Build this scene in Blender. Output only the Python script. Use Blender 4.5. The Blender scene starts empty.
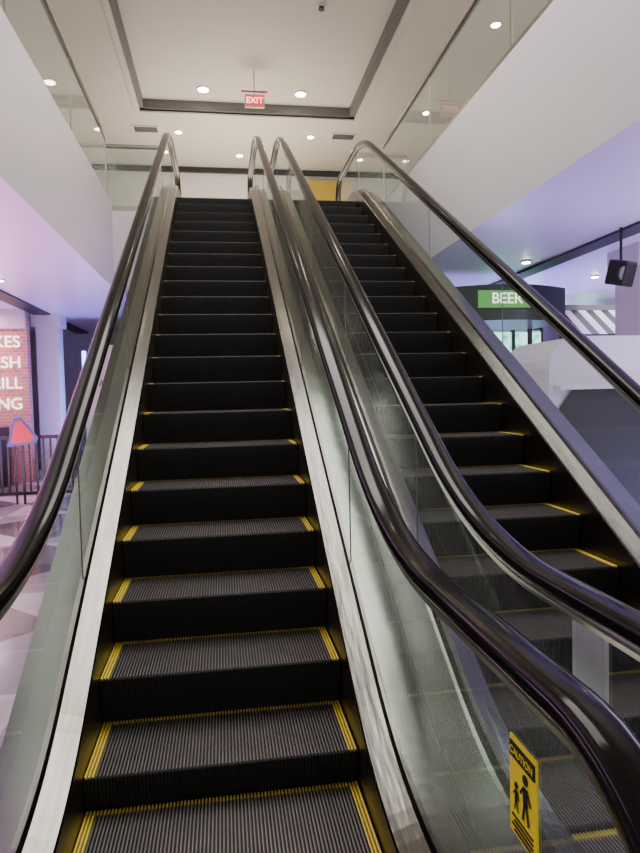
import bpy, bmesh, math
from mathutils import Matrix, Vector
S=math.tan(math.radians(31)); Y1=2.07; TOP=4.42; YT=Y1+TOP/S
LOW=3.2; XL=-1.60; XR=2.66; CEIL=7.5; YV=10.4; YW=17.3
col=bpy.context.scene.collection
# ---------------- materials
def mat(name,c,rough=.5,metal=0,em=None,es=0,noise=None,coat=0,bump=0,bscale=30,spec=.5,stretch=None):
    m=bpy.data.materials.new(name); m.use_nodes=True; nt=m.node_tree; b=nt.nodes['Principled BSDF']
    b.inputs['Base Color'].default_value=(*c,1); b.inputs['Roughness'].default_value=rough; b.inputs['Metallic'].default_value=metal
    b.inputs['Coat Weight'].default_value=coat; b.inputs['Specular IOR Level'].default_value=spec
    if em: b.inputs['Emission Color'].default_value=(*em,1); b.inputs['Emission Strength'].default_value=es
    tc=nt.nodes.new('ShaderNodeTexCoord'); n=nt.nodes.new('ShaderNodeTexNoise')
    mp=nt.nodes.new('ShaderNodeMapping')
    if stretch: mp.inputs['Scale'].default_value=stretch
    nt.links.new(tc.outputs['Object'],mp.inputs[0])
    nt.links.new(mp.outputs[0],n.inputs['Vector']); n.inputs['Scale'].default_value=noise[0] if noise else 3
    amt=noise[1] if noise else .06
    mx=nt.nodes.new('ShaderNodeMixRGB'); mx.inputs[1].default_value=(*c,1)
    mx.inputs[2].default_value=(*(noise[2] if noise and len(noise)>2 else [v*(1-amt) for v in c]),1)
    nt.links.new(n.outputs['Fac'],mx.inputs[0]); nt.links.new(mx.outputs[0],b.inputs['Base Color'])
    if bump:
        n2=nt.nodes.new('ShaderNodeTexNoise'); n2.inputs['Scale'].default_value=bscale
        nt.links.new(mp.outputs[0],n2.inputs['Vector'])
        bp=nt.nodes.new('ShaderNodeBump'); bp.inputs['Strength'].default_value=bump; bp.inputs['Distance'].default_value=.02
        nt.links.new(n2.outputs['Fac'],bp.inputs['Height']); nt.links.new(bp.outputs[0],b.inputs['Normal'])
    return m
def glassmat(name,tint,base=.05,scale=.75,haze=.0,hc=(.6,.68,.62)):
    m=bpy.data.materials.new(name); m.use_nodes=True; nt=m.node_tree; nt.nodes.clear()
    o=nt.nodes.new('ShaderNodeOutputMaterial'); t=nt.nodes.new('ShaderNodeBsdfTransparent'); t.inputs[0].default_value=(*tint,1)
    g=nt.nodes.new('ShaderNodeBsdfGlossy'); g.inputs['Roughness'].default_value=.02
    f=nt.nodes.new('ShaderNodeLayerWeight'); f.inputs['Blend'].default_value=.5
    p=nt.nodes.new('ShaderNodeMath'); p.operation='POWER'; p.inputs[1].default_value=5
    a=nt.nodes.new('ShaderNodeMath'); a.operation='MULTIPLY_ADD'; a.inputs[1].default_value=scale; a.inputs[2].default_value=base; a.use_clamp=True
    d=nt.nodes.new('ShaderNodeBsdfDiffuse'); d.inputs[0].default_value=(*hc,1); hm=nt.nodes.new('ShaderNodeMixShader'); hm.inputs[0].default_value=haze
    nt.links.new(t.outputs[0],hm.inputs[1]); nt.links.new(d.outputs[0],hm.inputs[2])
    mx=nt.nodes.new('ShaderNodeMixShader')
    nt.links.new(f.outputs['Facing'],p.inputs[0]); nt.links.new(p.outputs[0],a.inputs[0])
    nt.links.new(a.outputs[0],mx.inputs[0]); nt.links.new(hm.outputs[0],mx.inputs[1]); nt.links.new(g.outputs[0],mx.inputs[2])
    nt.links.new(mx.outputs[0],o.inputs[0]); return m
M_white=mat('painted_white',(.68,.65,.63),.6)
M_ceil=mat('ceiling_paint',(.64,.59,.52),.6)
M_fascia=mat('fascia_paint',(.62,.58,.61),.35)
M_under=mat('soffit_lit_lavender',(.76,.67,.82),.3)  # lavender tint of the coloured light is put into the soffit base colour
M_dark=mat('dark_paint',(.02,.02,.022),.5)
M_grey=mat('coffer_reveal_grey',(.15,.145,.14),.6)
M_steel=mat('brushed_steel',(.19,.185,.165),.22,1,noise=(10,.5),bump=.10,bscale=6,stretch=(4,.5,.5))
M_track=mat('guide_track_steel',(.36,.34,.30),.3,1)
M_skirt=mat('skirt_steel',(.18,.16,.135),.33,1,noise=(5,.3))
M_deck=mat('deck_steel',(.24,.265,.23),.16,1,noise=(4,.25),bump=.12,bscale=3)
M_rubber=mat('handrail_rubber',(.006,.0055,.005),.13,noise=(40,.3),spec=.15)
M_ridge=mat('tread_ridge',(.20,.185,.17),.42,.5,noise=(9,.5,(.10,.09,.082)))
M_groove=mat('tread_groove',(.011,.010,.010),.7)
M_riser=mat('riser_ridge',(.024,.022,.021),.5,.3,noise=(7,.5,(.011,.010,.010)))
M_yel=mat('yellow_paint',(.88,.68,.05),.5,noise=(25,.3))
M_yelw=mat('yellow_worn',(.84,.64,.05),.55,noise=(14,.5,(.34,.26,.04)))
M_glass=glassmat('balustrade_glass',(.80,.86,.82),.08,.6,.06)
M_glass2=glassmat('railing_glass',(.78,.87,.82),.06,.45,.08)
M_lamp=mat('lamp_emitter',(1,1,1),em=(1,.88,.7),es=50)
M_green=mat('sign_green',(.02,.2,.05),em=(.16,.55,.10),es=.9)
M_gold=mat('gold_panel',(.50,.36,.05),.4)
M_red=mat('sign_red',(.7,.03,.03),em=(1,.05,.05),es=1.0)
M_cream=mat('neon_white',(1,1,1),em=(1,.93,.8),es=2.5)
M_blue=mat('neon_blue',(.2,.3,1),em=(.22,.32,1),es=9)
M_paper=mat('paper',(.50,.58,.52),.5)
M_black=mat('ink_black',(.01,.01,.01),.5)
M_signy=mat('sign_yellow',(.94,.86,.02),.4)
M_bluep=mat('sign_blue',(.04,.10,.30),.5)
M_redp=mat('sign_redpaint',(.55,.02,.04),.5)
def brick():
    m=mat('brick_wall',(.5,.2,.1)); nt=m.node_tree; b=nt.nodes['Principled BSDF']; t=nt.nodes.new('ShaderNodeTexBrick')
    tc=nt.nodes.new('ShaderNodeTexCoord'); mp=nt.nodes.new('ShaderNodeMapping'); mp.inputs['Rotation'].default_value=(math.radians(90),0,0)
    nt.links.new(tc.outputs['Object'],mp.inputs[0]); nt.links.new(mp.outputs[0],t.inputs[0])
    t.inputs['Color1'].default_value=(.60,.27,.14,1); t.inputs['Color2'].default_value=(.44,.16,.17,1); t.inputs['Mortar'].default_value=(.6,.45,.4,1); t.inputs['Scale'].default_value=4
    nt.links.new(t.outputs[0],b.inputs['Base Color']); return m
M_brick=brick()
def floormat():
    m=mat('floor_tiles',(.5,.5,.5),.12); nt=m.node_tree; b=nt.nodes['Principled BSDF']; tc=nt.nodes.new('ShaderNodeTexCoord')
    def ck(rot,sc,a,bb):
        mp=nt.nodes.new('ShaderNodeMapping'); mp.inputs['Rotation'].default_value=(0,0,rot); c=nt.nodes.new('ShaderNodeTexChecker')
        mp.inputs['Location'].default_value=(.13,.21,.37)
        nt.links.new(tc.outputs['Object'],mp.inputs[0]); nt.links.new(mp.outputs[0],c.inputs[0]); c.inputs['Scale'].default_value=sc
        c.inputs[1].default_value=a; c.inputs[2].default_value=bb; return c
    c1=ck(0,1.1,(.85,.82,.75,1),(.50,.49,.46,1)); c2=ck(math.radians(45),.78,(.30,.30,.30,1),(1,1,1,1))
    mu=nt.nodes.new('ShaderNodeMixRGB'); mu.blend_type='MULTIPLY'; mu.inputs[0].default_value=1
    n=nt.nodes.new('ShaderNodeTexNoise'); n.inputs['Scale'].default_value=5; n.inputs['Detail'].default_value=8
    m2=nt.nodes.new('ShaderNodeMixRGB'); m2.blend_type='MULTIPLY'; m2.inputs[0].default_value=.5
    nt.links.new(tc.outputs['Object'],n.inputs[0])
    nt.links.new(c1.outputs[0],mu.inputs[1]); nt.links.new(c2.outputs[0],mu.inputs[2]); nt.links.new(mu.outputs[0],m2.inputs[1]); nt.links.new(n.outputs['Fac'],m2.inputs[2])
    nt.links.new(m2.outputs[0],b.inputs['Base Color']); return m
M_floor=floormat()
def windowmat():
    m=mat('daylight_glazing',(.1,.1,.1)); nt=m.node_tree; b=nt.nodes['Principled BSDF']; tc=nt.nodes.new('ShaderNodeTexCoord')
    n=nt.nodes.new('ShaderNodeTexNoise'); n.inputs['Scale'].default_value=3.5; cr=nt.nodes.new('ShaderNodeValToRGB')
    cr.color_ramp.elements[0].color=(.05,.35,.28,1); cr.color_ramp.elements[0].position=.35; cr.color_ramp.elements[1].color=(.5,.92,1,1); cr.color_ramp.elements[1].position=.55
    nt.links.new(tc.outputs['Object'],n.inputs[0]); nt.links.new(n.outputs['Fac'],cr.inputs[0]); nt.links.new(cr.outputs[0],b.inputs['Emission Color']); b.inputs['Emission Strength'].default_value=3.5
    return m
M_day=windowmat()
# ---------------- helpers
def mk(name,verts,faces,mats,mi=None,smooth=False,parent=None,loc=(0,0,0)):
    me=bpy.data.meshes.new(name); me.from_pydata(verts,[],faces)
    for m in (mats if isinstance(mats,(list,tuple)) else [mats]): me.materials.append(m)
    if mi: me.polygons.foreach_set('material_index',mi)
    if smooth: me.polygons.foreach_set('use_smooth',[True]*len(me.polygons))
    me.update(); bm=bmesh.new(); bm.from_mesh(me); bmesh.ops.recalc_face_normals(bm,faces=bm.faces); bm.to_mesh(me); bm.free()
    o=bpy.data.objects.new(name,me); o.location=loc; col.objects.link(o)
    if parent: o.parent=parent
    return o
def box(name,a,b,m,parent=None,bevel=0):
    x0,y0,z0=a;x1,y1,z1=b
    c=((x0+x1)/2,(y0+y1)/2,(z0+z1)/2)
    v=[(x-c[0],y-c[1],z-c[2]) for x in(x0,x1) for y in(y0,y1) for z in(z0,z1)]
    f=[(0,1,3,2),(4,6,7,5),(0,4,5,1),(2,3,7,6),(0,2,6,4),(1,5,7,3)]
    o=mk(name,v,f,m,parent=parent,loc=c)
    if bevel:
        md=o.modifiers.new('bevel','BEVEL'); md.width=bevel; md.segments=3
    return o
def empty(name,loc=(0,0,0)):
    e=bpy.data.objects.new(name,None); e.location=loc; col.objects.link(e); return e
def cyl(name,r,h,loc,m,parent=None,seg=32,rot=(0,0,0),r2=None):
    bm=bmesh.new(); bmesh.ops.create_cone(bm,cap_ends=True,segments=seg,radius1=r,radius2=r if r2 is None else r2,depth=h)
    me=bpy.data.meshes.new(name); bm.to_mesh(me); bm.free(); me.materials.append(m)
    o=bpy.data.objects.new(name,me); o.location=loc; o.rotation_euler=rot; col.objects.link(o)
    if parent:o.parent=parent
    return o
def text(name,s,size,loc,rot,m,parent=None,ext=.004,al='CENTER'):
    c=bpy.data.curves.new(name,'FONT'); c.body=s; c.size=size; c.extrude=ext; c.align_x=al; c.align_y='CENTER'; c.materials.append(m)
    o=bpy.data.objects.new(name,c); o.location=loc; o.rotation_euler=rot; col.objects.link(o)
    if parent:o.parent=parent
    return o
def zf(y,a=0,b=0,t=.35,a2=None):
    if a2 is None: a2=a
    yi=Y1+(a-b)/S; yj=Y1+(TOP+a2-b)/S
    if y<yi-t: return a
    if y<yi+t: return a+S*(y-yi+t)**2/(4*t)
    if y<yj-t: return a+S*(y-yi)
    if y<yj+t: return TOP+a2-S*(yj+t-y)**2/(4*t)
    return TOP+a2
HF,HI,HT,HF2=.96,.89,.5,.82
NR=.35; YN0=1.0; YN1=11.0
def ysamples(y0,y1):
    ys=set([y0,y1]); y=y0
    while y<y1:
        ys.add(round(y,4)); y+= .06 if (y<3.2 or y>8.8) else .25
    return sorted(ys)
def sweepX(name,sec,ys,m,parent,closed=False,smooth=False):
    v=[];f=[];k=len(sec)
    for y in ys:
        for x,fn in sec: v.append((x,y,fn(y)))
    for i in range(len(ys)-1):
        for j in range(k if closed else k-1):
            j2=(j+1)%k; f.append((i*k+j,i*k+j2,(i+1)*k+j2,(i+1)*k+j))
    return mk(name,v,f,m,smooth=smooth,parent=parent)
def railpath():
    p=[(1.35,.10),(1.15,.2),(1.05,.245)]
    cz=HF-NR
    for i in range(0,25):
        a=math.radians(270-180*i/24); p.append((YN0+NR*math.cos(a),cz+NR*math.sin(a)))
    for y in ysamples(YN0+.05,YN1-.05): p.append((y,zf(y,HF,HI,HT,HF2)))
    cz=TOP+HF2-NR
    for i in range(0,25):
        a=math.radians(90-180*i/24); p.append((YN1+NR*math.cos(a),cz+NR*math.sin(a)))
    p+= [(YN1-.1,TOP+.13),(YN1-.3,TOP+.11)]
    return p
def sweepN(name,path,sec,m,parent):
    v=[];f=[];k=len(sec);P=[Vector(q) for q in path];n=len(P)
    for i in range(n):
        d=(P[min(i+1,n-1)]-P[max(i-1,0)]).normalized(); nn=Vector((-d.y,d.x))
        for (x,h) in sec:
            q=P[i]+nn*h; v.append((x,q.x,q.y))
    for i in range(n-1):
        for j in range(k):
            j2=(j+1)%k; f.append((i*k+j,i*k+j2,(i+1)*k+j2,(i+1)*k+j))
    return mk(name,v,f,m,smooth=True,parent=parent)
def stepmesh():
    prof=[(.058,-.225,'r'),(.045,-.18,'r'),(.024,-.11,'r'),(.008,-.05,'r'),(0,-.008,'r'),(.006,0,'t'),(.378,0,'y'),(.405,0,None)]
    nrm=[(-1,0)]*4+[(-.9,.3),(-.3,.9),(0,1),(0,1)]
    T=78; w=1.0/T; dep=.010
    xs=[];lv=[]
    for i in range(T):
        x0=-.5+i*w
        xs+=[x0,x0+.12*w,x0+.55*w,x0+.67*w]; lv+=[0,1,1,0]
    xs.append(.5); lv.append(0)
    v=[];f=[];mi=[];k=len(xs)
    for (p,nn) in zip(prof,nrm):
        for x,l in zip(xs,lv):
            o=-dep*(1-l); v.append((x,p[0]+nn[0]*o,p[1]+nn[1]*o))
    for i in range(len(prof)-1):
        kind=prof[i][2]
        for j in range(k-1):
            f.append((i*k+j,i*k+j+1,(i+1)*k+j+1,(i+1)*k+j))
            top=lv[j]==1 and lv[j+1]==1; xm=abs((xs[j]+xs[j+1])/2)
            if kind=='r': mi.append(2 if top else 1)
            elif kind=='y': mi.append(4 if (lv[j] or lv[j+1]) else 1)
            else:
                if xm>.464: mi.append(3 if lv[j] or lv[j+1] else 1)
                else: mi.append(0 if top else 1)
    me=bpy.data.meshes.new('step'); me.from_pydata(v,[],f)
    for m in (M_ridge,M_groove,M_riser,M_yel,M_yelw): me.materials.append(m)
    me.polygons.foreach_set('material_index',mi); me.update(); return me
STEP=stepmesh()
def stepys(yanchor):
    L=[yanchor]
    def nxt(y,s):
        z=zf(y); a=y
        while True:
            a+=s*.002
            if math.hypot(a-y,zf(a)-z)>=.405: return a
    while L[-1]<YT+.1: L.append(nxt(L[-1],1))
    while L[0]>.75: L.insert(0,nxt(L[0],-1))
    return L
def escalator(x0,yanchor):
    E=empty('escalator',(x0,0,0))
    L=stepys(yanchor)
    for i,y in enumerate(L):
        o=bpy.data.objects.new('step_%d'%(i+1),STEP); o.location=(0,y,zf(y)); o.parent=E; col.objects.link(o)
    box('comb_plate_bottom',(-.5,-.6,0.0),(.5,L[0]+.004,.012),M_steel,E)
    box('comb_plate_top',(-.5,L[-1]+.38,TOP-.02),(.5,11.6,TOP+.006),M_steel,E)
    ys=ysamples(.3,11.4)
    sweepX('step_well',[(-.5,lambda y:zf(y)-.27),(.5,lambda y:zf(y)-.27)],ysamples(.3,10),M_dark,E)
    G=.61
    for s,side in((-1,'left'),(1,'right')):
        D0,D1=.13,.165
        f0=lambda y:zf(y)-.3; f1=lambda y:zf(y)+D0; f2=lambda y:zf(y)+D1
        sweepX('skirt_'+side,[(s*.503,f0),(s*.503,f1)],ys,M_skirt,E)
        sweepX('inner_deck_'+side,[(s*.503,f1),(s*.508,lambda y:zf(y)+D0+.01),(s*.59,f2),(s*.60,lambda y:zf(y)+D1+.02),(s*.618,lambda y:zf(y)+D1+.02)],ys,M_steel,E)
        sweepX('outer_deck_'+side,[(s*.618,lambda y:zf(y)+D1+.02),(s*.622,f1),(s*.774,f1)],ys,M_deck,E)
        def low(y):
            return TOP if y>YV else max(-.05,zf(y)-.85)
        sweepX('cladding_'+side,[(s*.774,f1),(s*.774,low)],ys,M_white,E)
        gy=ysamples(YN0-NR+.02,YN1+NR-.02)
        def gt(y):
            if y<YN0: return HF-NR+math.sqrt(max(0,NR**2-(y-YN0)**2))-.02
            if y>YN1: return TOP+HF2-NR+math.sqrt(max(0,NR**2-(y-YN1)**2))-.02
            return zf(y,HF,HI,HT,HF2)-.02
        def gb(y):
            if y<YN0: return max(zf(y)+.17,HF-NR-math.sqrt(max(0,NR**2-(y-YN0)**2))+.02)
            if y>YN1: return max(TOP+.17,TOP+HF2-NR-math.sqrt(max(0,NR**2-(y-YN1)**2))+.02)
            return zf(y)+.17
        sweepX('glass_'+side,[(s*G,gb),(s*G,gt)],gy,M_glass,E)
        yy=2.95; q=1
        while yy<10.8:
            box('glass_joint_%s_%d'%(side,q),(s*G-.003,yy-.002,gb(yy)),(s*G+.003,yy+.002,gt(yy)),M_grey,E); yy+=1.7; q+=1
        P=railpath()
        sec=[]
        for i in range(20):
            a=2*math.pi*i/20; c,sn=math.cos(a),math.sin(a)
            sec.append((s*G+.046*math.copysign(abs(c)**.7,c),-.002+.030*math.copysign(abs(sn)**.7,sn)))
        sweepN('handrail_'+side,P,sec,M_rubber,E)
        tr=[(s*G-.026,-.058),(s*G+.026,-.058),(s*G+.030,-.02),(s*G-.030,-.02)]
        sweepN('handrail_track_'+side,P[3:-2],tr,M_track,E)
    sweepX('truss_underside',[(-.774,lambda y:max(-.3,zf(y)-.85)),(.774,lambda y:max(-.3,zf(y)-.85))],ysamples(.62,YV),M_white,E)
    return E
E1=escalator(-.03,2.32)
E2=escalator(1.52,2.33)
# ---------------- room (floor has a pit for the escalators)
px0,px1,py0,py1=-.53,2.02,.4,3.2
vs=[(x,y,0) for x in(-12,px0,px1,14) for y in(-8,py0,py1,24)]
fs=[(i*4+j,(i+1)*4+j,(i+1)*4+j+1,i*4+j+1) for i in range(3) for j in range(3) if not(i==1 and j==1)]
fo=mk('floor',vs,fs,M_floor)
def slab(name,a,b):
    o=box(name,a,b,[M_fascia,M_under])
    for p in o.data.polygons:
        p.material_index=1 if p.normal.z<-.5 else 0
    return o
slab('floor_upper_left',(-12,-8,LOW),(XL,YW,4.55))
slab('floor_upper_right',(XR,-8,LOW),(14,YW,4.55))
slab('floor_upper_landing',(XL,YV,LOW),(XR,YW,TOP))
CX0,CX1,CY0,CY1=-1.52,3.03,2.0,14.0
RC=.22
CE=empty('ceiling',(0,0,0))
box('panel_left',(-12,-8,CEIL),(CX0,YW,CEIL+.6),M_ceil,CE); box('panel_right',(CX1,-8,CEIL),(14,YW,CEIL+.6),M_ceil,CE)
box('panel_far',(CX0,CY1,CEIL),(CX1,YW,CEIL+.6),M_ceil,CE); box('panel_near',(CX0,-8,CEIL),(CX1,CY0,CEIL+.6),M_ceil,CE)
box('coffer_top',(CX0,CY0,CEIL+RC),(CX1,CY1,CEIL+.6),M_ceil,CE)
for nm,a,b in(('reveal_left',(CX0,CY0,CEIL+.03),(CX0+.08,CY1,CEIL+RC)),('reveal_right',(CX1-.12,CY0,CEIL+.03),(CX1,CY1,CEIL+RC)),('reveal_far',(CX0,CY1-.05,CEIL+.03),(CX1,CY1,CEIL+RC))):
    box(nm,a,b,M_grey,CE)
t=.1
for i,(a,b) in enumerate((((CX0-t,CY0,CEIL-.03),(CX0,CY1+t,CEIL+.05)),((CX1,CY0,CEIL-.03),(CX1+t,CY1+t,CEIL+.05)),((CX0,CY1,CEIL-.03),(CX1,CY1+t,CEIL+.05)))):
    box('trim_%d'%(i+1),a,b,M_ceil,CE)
box('wall_back',(-12,YW,0),(14,YW+.2,CEIL+.6),M_white)
box('trim_back',(-12,YW-.1,CEIL-.13),(14,YW,CEIL-.02),M_dark)
box('wall_left',(-12.2,-8,0),(-12,YW+.2,CEIL+.6),M_white); box('wall_right',(14,-8,0),(14.2,YW+.2,CEIL+.6),M_white)
box('trim_gold_panel',(2.3,YW-.2,TOP),(3.6,YW-.12,CEIL-.3),M_gold)
def downlight(x,y,z,r=.08):
    e=empty('downlight',(x,y,z)); cyl('bezel',r*1.35,.02,(0,0,-.01),M_white,e); cyl('lens',r,.012,(0,0,-.022),M_lamp,e)
CT=CEIL+RC
for x,y in((-.20,13.4),(1.78,13.4),(-.2,9.0),(1.78,9.0)): downlight(x,y,CT,.10)
for x,y in((-.8,15.0),(2.2,15.0),(4.6,10.2),(-4,9.5),(-3.8,13),(4.5,13.5),(5.2,7.4),(.6,16.3),(-1.2,16.2)): downlight(x,y,CEIL,.07)
for x,y in((-3,6),(-3,9.5),(-4.6,12),(4,8),(4.0,5.5),(5.6,9),(5.5,12),(-5,15)): downlight(x,y,LOW,.05)
def vent(x,y,z):
    e=empty('air_vent',(x,y,z)); box('frame',(-.3,-.17,-.03),(.3,.17,0),M_white,e)
    for i in range(5): box('slot_%d'%i,(-.25,-.14+i*.057,-.034),(.25,-.10+i*.057,-.03),M_dark,e)
vent(-1.5,14.9,CEIL); vent(2.95,14.9,CEIL)
e=empty('exit_sign',(.78,12.6,7.16)); box('housing',(-.19,-.03,-.12),(.19,.03,.12),M_white,e,.01); box('face',(-.17,-.036,-.10),(.17,-.031,.10),M_red,e)
text('lettering','EXIT',.16,(0,-.04,0),(math.radians(90),0,0),M_cream,e); cyl('stem',.012,CT-7.28,(0,0,.12+(CT-7.28)/2),M_white,e)
box('hanger',(-.25,-.02,.17),(.25,.02,.19),M_redp,e)
e=empty('smoke_detector',(1.75,10.4,CT)); cyl('base',.07,.03,(0,0,-.015),M_white,e); cyl('dome',.05,.04,(0,0,-.05),M_dark,e,r2=.04)
def railing(x0,y0,x1,y1,z=4.55,h=1.0,pitch=2.2):
    e=empty('glass_railing',(x0,y0,z)); L=math.hypot(x1-x0,y1-y0); a=math.atan2(y1-y0,x1-x0); e.rotation_euler=(0,0,a)
    mk('glass',[(0,0,0.05),(L,0,.05),(L,0,h-.03),(0,0,h-.03)],[(0,1,2,3)],M_glass2,parent=e)
    cyl('top_rail',.032,L,(L/2,0,h),M_track,e,16,(0,math.radians(90),0))
    box('base_channel',(0,-.03,-.02),(L,.03,.09),M_track,e)
    n=max(1,round(L/pitch))
    for i in range(n+1): box('post_%d'%i,(L*i/n-.010,-.010,0),(L*i/n+.010,.010,h-.01),M_track,e)
railing(XL-.07,YV,XL-.07,-6); railing(XR+.07,-6,XR+.07,YV)
railing(XL-.07,YV+.06,-.85,YV+.06,TOP+.0); railing(2.32,YV+.06,XR+.07,YV+.06,TOP+.0)
# ---- left ground floor
box('trim_track_left',(-3.55,5.5,LOW-.03),(-3.25,16.8,LOW-.001),M_dark)
box('trim_track_right',(4.25,4.5,LOW-.03),(4.5,14,LOW-.001),M_dark)
def column(x,y,w=.5):
    e=empty('column',(x,y,0)); box('shaft',(-w/2,-w/2,.15),(w/2,w/2,LOW-.25),M_white,e,.02); box('plinth',(-w/2-.04,-w/2-.04,0),(w/2+.04,w/2+.04,.15),M_white,e); box('capital',(-w/2-.06,-w/2-.06,LOW-.25),(w/2+.06,w/2+.06,LOW),M_white,e)
column(-3.35,13.4,.42); column(-4.0,16.2,.42); column(5.15,7.2,.5); column(-1.3,16.2,.5)
e=empty('brick_shopfront',(-6.1,12.6,0)); box('wall',(-2.6,0,0),(2.55,.2,LOW),M_brick,e)
box('counter',(-2.4,-.6,0),(2.2,-.1,1.05),M_dark,e); box('header',(-2.6,-.1,2.85),(2.55,0,LOW),M_white,e)
for i,sx in enumerate(('COFFEE & CAKES','ALWAYS FRESH','ALL DAY GRILL','TANTALIZING')):
    text('neon_line_%d'%i,sx,.30,(2.45,-.05,2.6-.38*i),(math.radians(90),0,0),M_cream,e,.01,'RIGHT')
e=empty('metal_fence',(-2.05,10,0))
for z in(.12,.95): box('rail_%d'%int(z*100),(-4,-.02,z),(0,.02,z+.05),M_black,e)
for i in range(41): box('bar_%d'%i,(-4+i*.1-.013,-.01,0 if i%10==0 else .12),(-4+i*.1+.013,.01,1.0),M_black,e)
e=empty('hazard_placard',(-2.92,9.9,1.04))
def tri(name,s,y,m,par):
    p=[(-.18,-.17),(.17,-.13),(.20,-.06),(.0,.21),(-.09,.19)]
    n=len(p); v=[(x*s,y,z*s) for x,z in p]+[(x*s,y+.012,z*s) for x,z in p]
    mk(name,v,[tuple(range(n)),tuple(range(2*n-1,n-1,-1))]+[(i,(i+1)%n,n+(i+1)%n,n+i) for i in range(n)],m,parent=par)
tri('border',1.15,0,M_bluep,e); tri('face',.90,-.01,M_redp,e)
box('stem',(-.015,0.015,-1.04),(.015,.045,-.1),M_black,e)
e=empty('promo_board',(-1.75,10.2,0))
mk('panel',[(-.32,0,.9),(.12,0,.9),(.42,0,2.3),(.0,0,2.35),(-.32,.0,1.6),(-.32,.05,.9),(.12,.05,.9),(.42,.05,2.3),(.0,.05,2.35),(-.32,.05,1.6)],[(0,1,2,3,4),(5,6,7,8,9),(0,1,6,5),(1,2,7,6),(2,3,8,7),(3,4,9,8),(4,0,5,9)],M_white,parent=e)
text('print','TACOS',.13,(0.02,-.01,1.75),(math.radians(90),0,0),M_black,e); box('stand',(-.2,.06,0),(-.1,.12,1.2),M_black,e); box('foot',(-.35,-.15,0),(.1,.25,.03),M_black,e)
e=empty('neon_tube_light',(-2.75,13.6,1.0))
for i in range(4): cyl('tube_%d'%i,.04,1.3,(i*.28,0,.85),M_blue,e,12)
box('rack',(-.1,.06,0),(1.0,.1,1.6),M_dark,e); box('feet',(-.1,-.1,-1),(1.0,.2,.05),M_dark,e)
# ---- right ground floor
e=empty('drinks_kiosk',(3.7,8.0,0))
def arcprism(name,x0,x1,z0,z1,yb,bul,m,parent,seg=20):
    v=[];f=[]
    for i in range(seg+1):
        u=i/seg; x=x0+(x1-x0)*u; y=-bul*math.sin(math.pi*u)
        v+=[(x,y,z0),(x,y,z1),(x,yb,z0),(x,yb,z1)]
    for i in range(seg):
        a=i*4;b=a+4
        f+=[(a,b,b+1,a+1),(a+2,a+3,b+3,b+2),(a,a+2,b+2,b),(a+1,b+1,b+3,a+3)]
    f+=[(0,1,3,2),(seg*4,seg*4+2,seg*4+3,seg*4+1)]
    return mk(name,v,f,m,parent=parent)
M_dgreen=mat('kiosk_dark_green',(.02,.035,.03),.35)
arcprism('canopy',-.85,.85,2.40,2.85,1.0,.3,M_dgreen,e)
box('sign_face',(-.50,-.36,2.55),(.22,-.31,2.76),M_green,e); text('sign_text','BEER',.19,(-.14,-.37,2.655),(math.radians(90),0,0),M_cream,e)
for i,x in enumerate((-.8,.8)):
    for j,y in enumerate((0,.9)): cyl('post_%d%d'%(i,j),.035,2.42,(x,y,1.21),M_dark,e,12)
arcprism('counter',-.8,.8,0,1.05,.8,.25,M_dgreen,e); arcprism('counter_top',-.85,.85,1.05,1.1,.85,.3,M_white,e)
box('back_shelf',(-.7,.85,1.1),(-.1,.95,2.3),M_dark,e)
for j in range(3):
    for i in range(5): cyl('bottle_%d%d'%(j,i),.035,.22,(-.63+i*.115,.78,1.3+j*.33),M_gold if (i+j)%2 else M_redp,e,12,r2=.02)
    box('shelf_board_%d'%j,(-.7,.72,1.16+j*.33),(-.1,.86,1.19+j*.33),M_grey,e)
e=empty('window_1',(8.2,15.5,0)); box('glazing',(-1.6,.05,.4),(1.6,.08,3.0),M_day,e)
for i in range(5): box('mullion_%d'%i,(-1.6+i*.8-.04,0,.3),(-1.6+i*.8+.04,.1,3.1),M_dark,e)
for z in(.3,1.5,2.3,3.05): box('transom_%d'%int(z*10),(-1.64,-.01,z),(1.64,.09,z+.06),M_dark,e)
box('sill_wall',(-1.64,0,0),(1.64,.2,.3),M_white,e)
e=empty('service_booth',(4.02,5.6,0))
def rr(name,x0,x1,z0,z1,r,y0,y1,m,par):
    pts=[]
    for cx,cz,a0 in((x1-r,z1-r,0),(x0+r,z1-r,90),(x0+.02,z0+.02,180),(x1-.02,z0+.02,270)):
        for i in range(7):
            a=math.radians(a0+15*i); rad=r if a0<180 else .02; pts.append((cx+rad*math.cos(a),cz+rad*math.sin(a)))
    n=len(pts); v=[(x,y0,z) for x,z in pts]+[(x,y1,z) for x,z in pts]
    f=[tuple(range(n)),tuple(range(2*n-1,n-1,-1))]+[(i,(i+1)%n,n+(i+1)%n,n+i) for i in range(n)]
    return mk(name,v,f,m,parent=par)
rr('shell',-1.0,1.3,0,2.0,.3,0,1.0,M_white,e)
mk('dark_panel',[(-.80,-.02,.1),(1.2,-.02,.1),(1.2,-.02,1.5),(-.78,-.02,1.5),(-.93,-.02,1.3),(-.93,-.02,.1)],[(0,1,2,3,4,5)],M_black,parent=e)
box('ledge',(-.95,-.12,1.5),(1.28,.0,1.54),M_white,e)
e=empty('striped_awning',(6.9,11,2.45))
for i in range(14):
    x=-1+i*.15; mk('stripe_%d'%i,[(x,-.7,0),(x+.15,-.7,0),(x+.15,0,.5),(x,0,.5)],[(0,1,2,3)],M_black if i%2 else M_white,parent=e)
box('support_wall',(-1,.0,-2.45),(1.1,.15,.6),M_grey,e)
e=empty('ceiling_speaker',(4.22,6.3,2.72))
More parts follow.
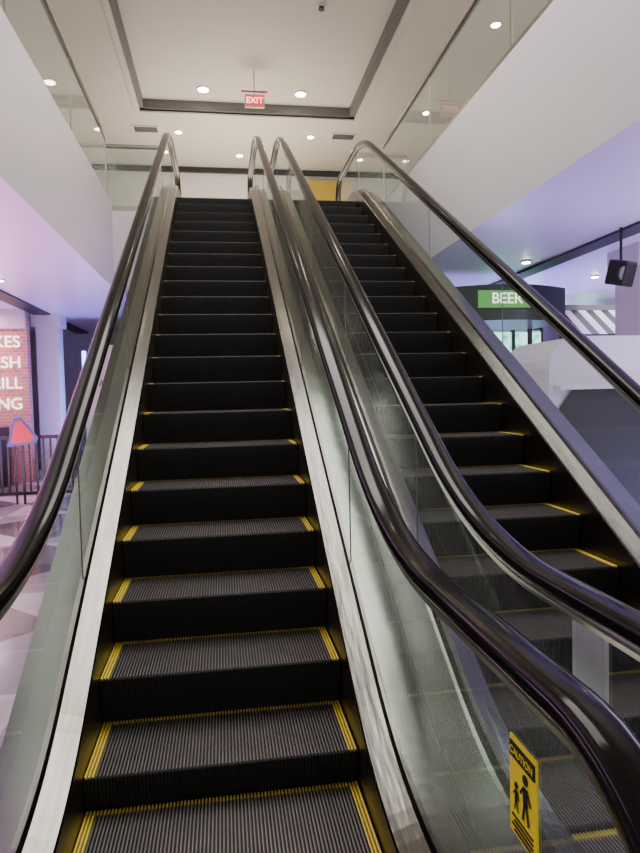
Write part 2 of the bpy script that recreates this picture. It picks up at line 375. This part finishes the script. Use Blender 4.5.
b=box('cabinet',(-.1,-.11,-.13),(.1,.11,.13),M_black,e,.02); b.rotation_euler=(math.radians(15),0,math.radians(25)); cyl('cone',.07,.02,(-.05,-.11,-.02),M_grey,e,20,(math.radians(105),0,math.radians(25))); cyl('bracket',.015,.38,(0,0,.29),M_black,e,10)
# ---- signs on glass
e=empty('caution_sign',(.581,1.18,.685))
R=(math.radians(90),0,math.radians(-90))
box('plate',(-.006,-.058,-.105),(-.002,.058,.10),M_signy,e)
box('border_top',(-.009,-.053,.058),(-.006,.053,.090),M_black,e)
text('title','CAUTION',.022,(-.010,0,.074),R,M_signy,e,.0005)
def limb(nm,y0,z0,y1,z1,w):
    d=Vector((y1-y0,z1-z0)).normalized(); n=Vector((-d.y,d.x))*w/2
    mk(nm,[(-.008,y0+n.x,z0+n.y),(-.008,y0-n.x,z0-n.y),(-.008,y1-n.x,z1-n.y),(-.008,y1+n.x,z1+n.y)],[(0,1,2,3)],M_black,parent=e)
for k,(yc,s,zb) in enumerate(((-.014,1,-.05),(.026,.62,-.05))):
    cyl('person_head_%d'%k,.010*s+.001,.001,(-.008,yc,zb+.088*s),M_black,e,16,(0,math.radians(90),0))
    limb('person_body_%d'%k,yc,zb+.073*s,yc,zb+.035*s,.020*s)
    limb('person_leg_a%d'%k,yc-.003*s,zb+.040*s,yc-.013*s,zb,.008*s); limb('person_leg_b%d'%k,yc+.003*s,zb+.040*s,yc+.012*s,zb,.008*s)
    limb('person_arm_a%d'%k,yc-.006*s,zb+.071*s,yc-.022*s,zb+.045*s,.006*s); limb('person_arm_b%d'%k,yc+.006*s,zb+.071*s,yc+.022*s,zb+.050*s,.006*s)
for i in range(4): box('text_line_%d'%i,(-.009,-.045,-.066-i*.010),(-.006,.045-.01*(i%2),-.063-i*.010),M_black,e)
e=empty('paper_notice',(.908,1.48,.82)); box('sheet',(-.004,-.08,-.10),(-.002,.08,.10),M_paper,e); box('printed_panel',(-.006,-.06,-.08),(-.004,.06,.07),mat('paper_print',(.44,.52,.47),.5),e)
# ---------------- lights
def area(name,loc,size,sy,power,c,rot=(0,0,0)):
    l=bpy.data.lights.new(name,'AREA'); l.shape='RECTANGLE'; l.size=size; l.size_y=sy; l.energy=power; l.color=c
    o=bpy.data.objects.new(name,l); o.location=loc; o.rotation_euler=rot; col.objects.link(o)
area('coffer_light',(.6,5,7.7),3.5,5,560,(1,.95,.90))
area('gallery_light_left',(-6,4,7.4),4,8,330,(1,.92,.82)); area('gallery_light_right',(7,4,7.4),4,8,330,(1,.92,.82))
area('landing_fill_added',(.5,14.5,4.75),3,3,210,(1,.88,.74),(math.radians(180),0,0))  # unseen fill added behind the landing edge, brightens the far ceiling
area('left_soffit_light',(-5.5,4,3.1),3,6,220,(1,.72,.95)); area('right_soffit_light',(6,3,3.1),3,6,280,(.88,.82,1))
area('left_far_light',(-5.5,11.5,3.1),3,2,200,(1,.50,.78)); area('right_far_light',(8,11,3.1),3,4,160,(.85,.80,1))
area('purple_wash_right',(4.6,10,.4),1.5,4,340,(.36,.28,1),(math.radians(180),0,0))
area('purple_wash_right',(5.2,4.5,.2),2,3,200,(.50,.38,1),(math.radians(180),0,0))
area('pink_wash_left',(-3.6,6.5,.2),2,6,340,(1,.50,.92),(math.radians(180),0,0))
area('blue_wash_left',(-2.3,12.8,.4),1,2,120,(.25,.25,1),(math.radians(180),0,0))
w=bpy.data.worlds.new('World'); bpy.context.scene.world=w; w.use_nodes=True
w.node_tree.nodes['Background'].inputs[0].default_value=(.97,.97,.98,1); w.node_tree.nodes['Background'].inputs[1].default_value=1.45
# ---------------- camera
cam=bpy.data.cameras.new('camera'); co=bpy.data.objects.new('camera',cam); col.objects.link(co)
cam.sensor_fit='HORIZONTAL'; cam.sensor_width=36; cam.lens=36; cam.clip_start=.02
co.matrix_world=Matrix.Translation((0,0,1.5))@Matrix.Rotation(math.radians(-8.6),4,'Z')@Matrix.Rotation(math.radians(90-2.8),4,'X')@Matrix.Rotation(math.radians(-1.3),4,'Z')
bpy.context.scene.camera=co
